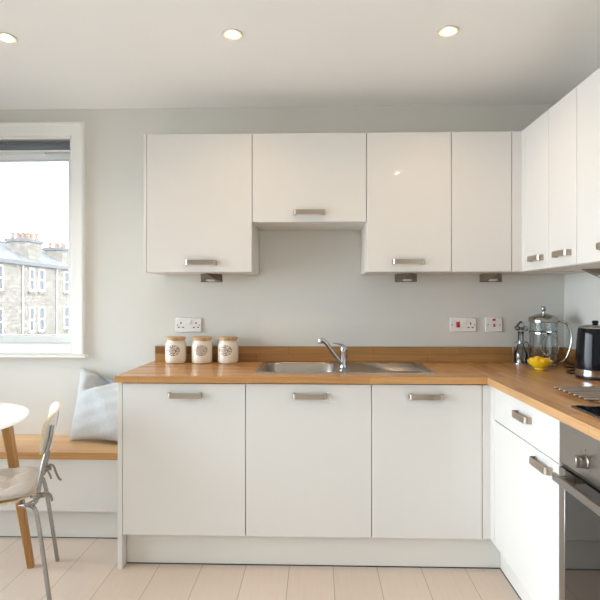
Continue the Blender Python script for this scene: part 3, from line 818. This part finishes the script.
# pad, tufted
n = 28; m = MB(); bm = m.bm; vs = {}
tuft = [(-.4, -.4), (.4, -.4), (-.4, .4), (.4, .4), (0, 0)]
for s in (0, 1):
    for i in range(n+1):
        for j in range(n+1):
            if s == 1 and (i in (0, n) or j in (0, n)): vs[i, j, 1] = vs[i, j, 0]; continue
            u = -1+2*i/n; v = -1+2*j/n
            U = u*(1-.08*v*v*0-.06*abs(v)**6); V = v*(1-.06*abs(u)**6)
            prof = (max(0, 1-abs(u)**5)*max(0, 1-abs(v)**5))**.5
            if s: 
                z_ = .462+.026+.026*prof
                for a, b_ in tuft:
                    r2 = ((u-a)/.2)**2+((v-b_)/.2)**2
                    z_ -= .021*math.exp(-r2)
                    z_ -= .010*prof*math.exp(-((u-a)/.05)**2)*math.exp(-((v-b_)/.6)**2)
                    z_ -= .010*prof*math.exp(-((v-b_)/.05)**2)*math.exp(-((u-a)/.6)**2)
            else: z_ = .462+.024*(1-prof)
            vs[i, j, s] = bm.verts.new((U*(.178+.012*(v+1)/2), .195+V*.19, z_))
    for i in range(n):
        for j in range(n):
            q = [vs[i, j, s], vs[i+1, j, s], vs[i+1, j+1, s], vs[i, j+1, s]]
            bm.faces.new(q if s else q[::-1])
m.build('seat_pad', M['cushion'], t, angle=180)
# back shell: curved panel
m = MB(); bm = m.bm; nu, nv = 24, 14
def bp(u, v, off):
    hz = .095*(1-.0*u*u); W_ = .192
    # rounded outline
    vv = v*(1-.18*abs(u)**6); uu = u*(1-.07*abs(v)**6)
    z_ = .722+vv*.088; y_ = -.026-.034*(1-uu*uu)-(z_-.722)*.16
    if v > .8: y_ -= (v-.8)*.03
    return Vector((uu*W_, y_+off, z_))
rg = []
for off in (.0055, -.0055):
    rg.append([[bm.verts.new(bp(-1+2*i/nu, -1+2*j/nv, off)) for j in range(nv+1)] for i in range(nu+1)])
for k, g in enumerate(rg):
    for i in range(nu):
        for j in range(nv):
            q = [g[i][j], g[i+1][j], g[i+1][j+1], g[i][j+1]]; f = bm.faces.new(q if k else q[::-1]); f.material_index = 0
def border(g): return [g[i][0] for i in range(nu+1)]+[g[nu][j] for j in range(1, nv+1)]+[g[i][nv] for i in range(nu-1, -1, -1)]+[g[0][j] for j in range(nv-1, 0, -1)]
A, B = border(rg[0]), border(rg[1])
for i in range(len(A)):
    f = bm.faces.new((A[i], A[(i+1) % len(A)], B[(i+1) % len(A)], B[i])); f.material_index = 1
bmesh.ops.recalc_face_normals(bm, faces=bm.faces[:])
m.build('backrest', [M['shell'], M['ply']], t)
for sx in (-1, 1):
    m = MB(); m.tube(catmull([(sx*.178, .02, .44), (sx*.18, -.002, .455), (sx*.18, -.01, .49), (sx*.176, -.028, .60), (sx*.170, -.052, .70), (sx*.166, -.062, .765)], 5), .0088, n=14); m.build('back_post', M['chairsteel'], t)
    m = MB(); m.tube(catmull([(sx*.15, .06, .437), (sx*.178, .02, .437), (sx*.19, -.005, .40), (sx*.2, -.034, .2), (sx*.213, -.06, .0)], 5), .0092, n=14); m.build('leg', M['chairsteel'], t)
    m = MB(); m.tube(catmull([(sx*.14, .30, .437), (sx*.175, .345, .437), (sx*.186, .37, .40), (sx*.2, .40, .2), (sx*.213, .43, .0)], 5), .0092, n=14); m.build('leg', M['chairsteel'], t)
m = MB(); m.tube([(-.15, .06, .437), (.15, .06, .437)], .009, n=10).tube([(-.14, .30, .437), (.14, .30, .437)], .009, n=10).tube([(0, .06, .437), (0, .30, .437)], .009, n=10); m.build('under_frame', M['chairsteel'], t)
def tie(sx, tails):
    m = MB()
    px, py = sx*.18, -.008
    for k in range(3):
        m.tube([(px+.014*math.cos(a), py+.014*math.sin(a), .470+.006*k+.003*math.sin(2*a+k)) for a in [2*math.pi*i/16 for i in range(16)]], .0042, n=8, closed=True)
    m.tube(catmull([(sx*.158, .02, .468), (px, py-.014, .478), (px+.012, py-.02, .482), (px-.014, py-.024, .474)]), .005, n=8)
    for tl in tails: m.tube(catmull(tl), .0055, n=8, rx=.003)
    m.build('tie', M['tie'], t)
tie(-1, [[(-.18, -.02, .476), (-.172, -.04, .482), (-.165, -.055, .466), (-.162, -.062, .44)], [(-.19, -.02, .474), (-.2, .01, .464), (-.198, .04, .452)]])
tie(1, [[(.18, -.02, .486), (.18, -.03, .494), (.178, -.045, .484), (.176, -.055, .455), (.172, -.068, .425), (.170, -.08, .415)], [(.17, -.018, .47), (.16, -.03, .45), (.16, -.035, .43)]])

# ------------------------------------------------------------------ downlights
def downlight(x, y, label, lit=True):
    t = thing('downlight', label, 'light', (x, y, CEIL), 0, 'recessed ceiling lights')
    m = MB(); m.lathe([(.0185, -.0012), (.026, -.0022), (.031, -.0045), (.041, -.005), (.0445, -.001), (.0445, -.0002)], n=40, cap0=False, cap1=False); m.build('trim_ring', M['lampring'], t)
    m = MB(); m.lathe([(.0185, -.002), (.018, -.007), (.013, -.0105), (.001, -.0118)], n=32, cap0=False); m.build('lamp', M['bulb'], t)
    L = bpy.data.lights.new('downlight_glow', 'AREA'); L.shape = 'DISK'; L.size = .024; L.spread = R(125)
    L.energy = POWER_LAMP; L.color = (1, .68, .4)
    lo = bpy.data.objects.new('downlight_glow', L); C.objects.link(lo); lo.parent = t; lo.location = (0, 0, -.0135)
POWER_LAMP = 1.8
rows = [(2.12, (-1.354, -.363, .557)), (.72, (.72,))]
rn = ['over the sink run', 'over the middle of the room', 'behind the camera']
cn = ['left', 'middle', 'right']
for (y, xs_), r_ in zip(rows, rn):
    for x, c_ in zip(xs_, cn if len(xs_) > 1 else ['single']):
        downlight(x, y, f'{c_} lit recessed downlight in the ceiling {r_}')

# ------------------------------------------------------------------ the tenement across the street
FXX = -26.95
y_of = lambda s: 41.2+s
GZ = -7.5; EV = EYE+3.35
t = thing('tenement_building', 'stone tenement block with slate roof across the street', 'building', (FXX, 0, 0))
m = MB(); m.box(-11, 0, 26, 78, GZ, EV); o = m.build('stone_wall', [M['stone'], M['stone_side']], t, smooth=False)
for p in o.data.polygons: p.material_index = 0 if abs(p.normal.x) > .7 else 1
RZ = EV+2.15
m = MB(); m.prism([(.25, EV-.02), (-4.2, RZ), (-6.8, RZ), (-11.2, EV-.02)], 'y', 25.8, 78.2); m.build('roof', M['slate'], t, smooth=False)
m = MB(); m.box(-.02, .32, 25.8, 78.2, EV-.28, EV+.05); m.build('gutter', M['lead'], t, smooth=False)
m = MB(); m.box(-4.6, -4.1, 25.8, 78.2, RZ-.05, RZ+.16); m.build('ridge_cap', M['lead'], t, smooth=False)
def far_window(s0, s1, z0, z1):
    y0, y1 = y_of(s0), y_of(s1)
    m = MB(); f = .13; X0, X1 = -.01, .07
    m.box(X0, X1, y0, y0+f, z0, z1).box(X0, X1, y1-f, y1, z0, z1).box(X0, X1, y0+f, y1-f, z0, z0+.16).box(X0, X1, y0+f, y1-f, z1-.14, z1).box(X0, X1, y0+f, y1-f, (z0+z1)/2-.07, (z0+z1)/2+.07)
    fo = m.build('window', M['sash'], t, smooth=False)
    m = MB(); m.box(-.008, .02, y0+f, y1-f, z0+.16, z1-.14); m.build('pane', M['farpane'], fo, smooth=False)
    m = MB(); m.box(-.01, .14, y0-.15, y1+.15, z0-.2, z0); m.build('window_sill', M['stone'], t, smooth=False)
for s0, s1 in ((-2.4, -1.5), (-.45, .56), (4.39, 5.25), (5.98, 7.0), (10.72, 11.82), (12.6, 13.6), (17, 18), (18.8, 19.8)):
    far_window(s0, s1, EYE+.68, EYE+2.88); far_window(s0, s1, EYE-3.2, EYE-.8)
for s in (3.28, 9.18, 15.2):
    m = MB(); m.tube([(.1, y_of(s), GZ+.3), (.1, y_of(s), EV-.15)], .075, n=10); m.build('downpipe', M['pipe'], t)
def chimney(x0, x1, y0, y1, z0, z1, npot, wallm='stone_side'):
    m = MB(); m.box(x0, x1, y0, y1, z0, z1-.3); ch = m.build('chimney', [M['stone'], M['stone_side']], t, smooth=False)
    for p in ch.data.polygons: p.material_index = 0 if abs(p.normal.x) > .7 else 1
    m = MB(); m.box(x0-.14, x1+.14, y0-.14, y1+.14, z1-.3, z1); m.build('chimney_cap', M['lead'], ch, smooth=False)
    for k in range(npot):
        f = (k+.5)/npot
        xx = x0+(x1-x0)*f; yy = y0+(y1-y0)*(.3+.4*(k % 2))
        m = MB(); m.lathe([(.2, z1-.01), (.2, z1+.1), (.15, z1+.14), (.145, z1+.55), (.175, z1+.58), (.17, z1+.64)], c=(xx, yy, 0), n=12); m.build('chimney_pot', M['pot'], ch)
    return ch
chimney(-2.75, -.65, 46.6, 48.9, EV+.1, EYE+5.75, 8)
for k in range(4):   # second row of pots, along the street side
    pass
ch = chimney(-3.0, -1.0, 53.6, 56.4, EV+.1, EYE+5.6, 6)
m = MB(); m.tube([(-1.9, 47.6, EYE+5.7), (-1.9, 47.6, EYE+7.2)], .05, n=6).tube([(-2.5, 47.6, EYE+7.1), (-1.3, 47.6, EYE+7.1)], .04, n=6)
for q in (-2.4, -2.1, -1.7, -1.4): m.tube([(q, 47.35, EYE+7.1), (q, 47.85, EYE+7.1)], .03, n=5)
m.tube([(-1.0, 48.4, EYE+5.7), (-1.0, 48.4, EYE+6.8)], .03, n=6).tube([(-1.3, 48.4, EYE+6.75), (-.7, 48.4, EYE+6.75)], .03, n=6)
m.build('television_aerial', M['lead'], t)
m = MB(); m.box(-60, 40, 3.6, 110, GZ-.2, GZ+.0); o = m.build('street', M['street'], smooth=False); tag(o, 'grey street far below the window', kind='structure')

# ------------------------------------------------------------------ light
world = bpy.data.worlds.new('overcast_sky'); bpy.context.scene.world = world; world.use_nodes = True
nt = world.node_tree; bg = nt.nodes['Background']
bg.inputs[0].default_value = (.97, .985, 1, 1); bg.inputs[1].default_value = 4.4
def window_light(name, loc, rot, sx, sy, e, col=(.755, .89, 1)):
    L = bpy.data.lights.new(name, 'AREA'); L.shape = 'RECTANGLE'; L.size = sx; L.size_y = sy; L.energy = e; L.color = col
    o = bpy.data.objects.new(name, L); C.objects.link(o); o.location = loc; o.rotation_euler = rot
    return o
L = window_light('daylight_left_window', (LX-.38, (LW[0]+LW[1])/2, (LW[2]+LW[3])/2+.12), (0, R(-90+30), 0), LW[3]-LW[2]+.1, LW[1]-LW[0]-.1, 139)
L.data.spread = R(105)          # sky light falls in from above

# ------------------------------------------------------------------ camera
cam = bpy.data.cameras.new('camera'); co = bpy.data.objects.new('camera', cam); C.objects.link(co)
cam.sensor_width = 36; cam.lens = 495.08/600*36
cam.shift_x = -(303.73-300)/600; cam.shift_y = (298.46-300)/600
co.location = (0, 0, EYE); co.rotation_euler = (R(90), 0, .0272)
cam.clip_start = .05; cam.clip_end = 300
sc = bpy.context.scene; sc.camera = co
sc.view_settings.view_transform = 'Standard'; sc.view_settings.look = 'None'
sc.view_settings.gamma = 1; sc.view_settings.use_curve_mapping = False; sc.view_settings.exposure = .05
sc.cycles.max_bounces = 14; sc.cycles.diffuse_bounces = 8; sc.cycles.glossy_bounces = 6; sc.cycles.transparent_max_bounces = 24
sc.cycles.caustics_reflective = False; sc.cycles.caustics_refractive = False
sc.cycles.sample_clamp_indirect = 6
sc.cycles.use_denoising = True
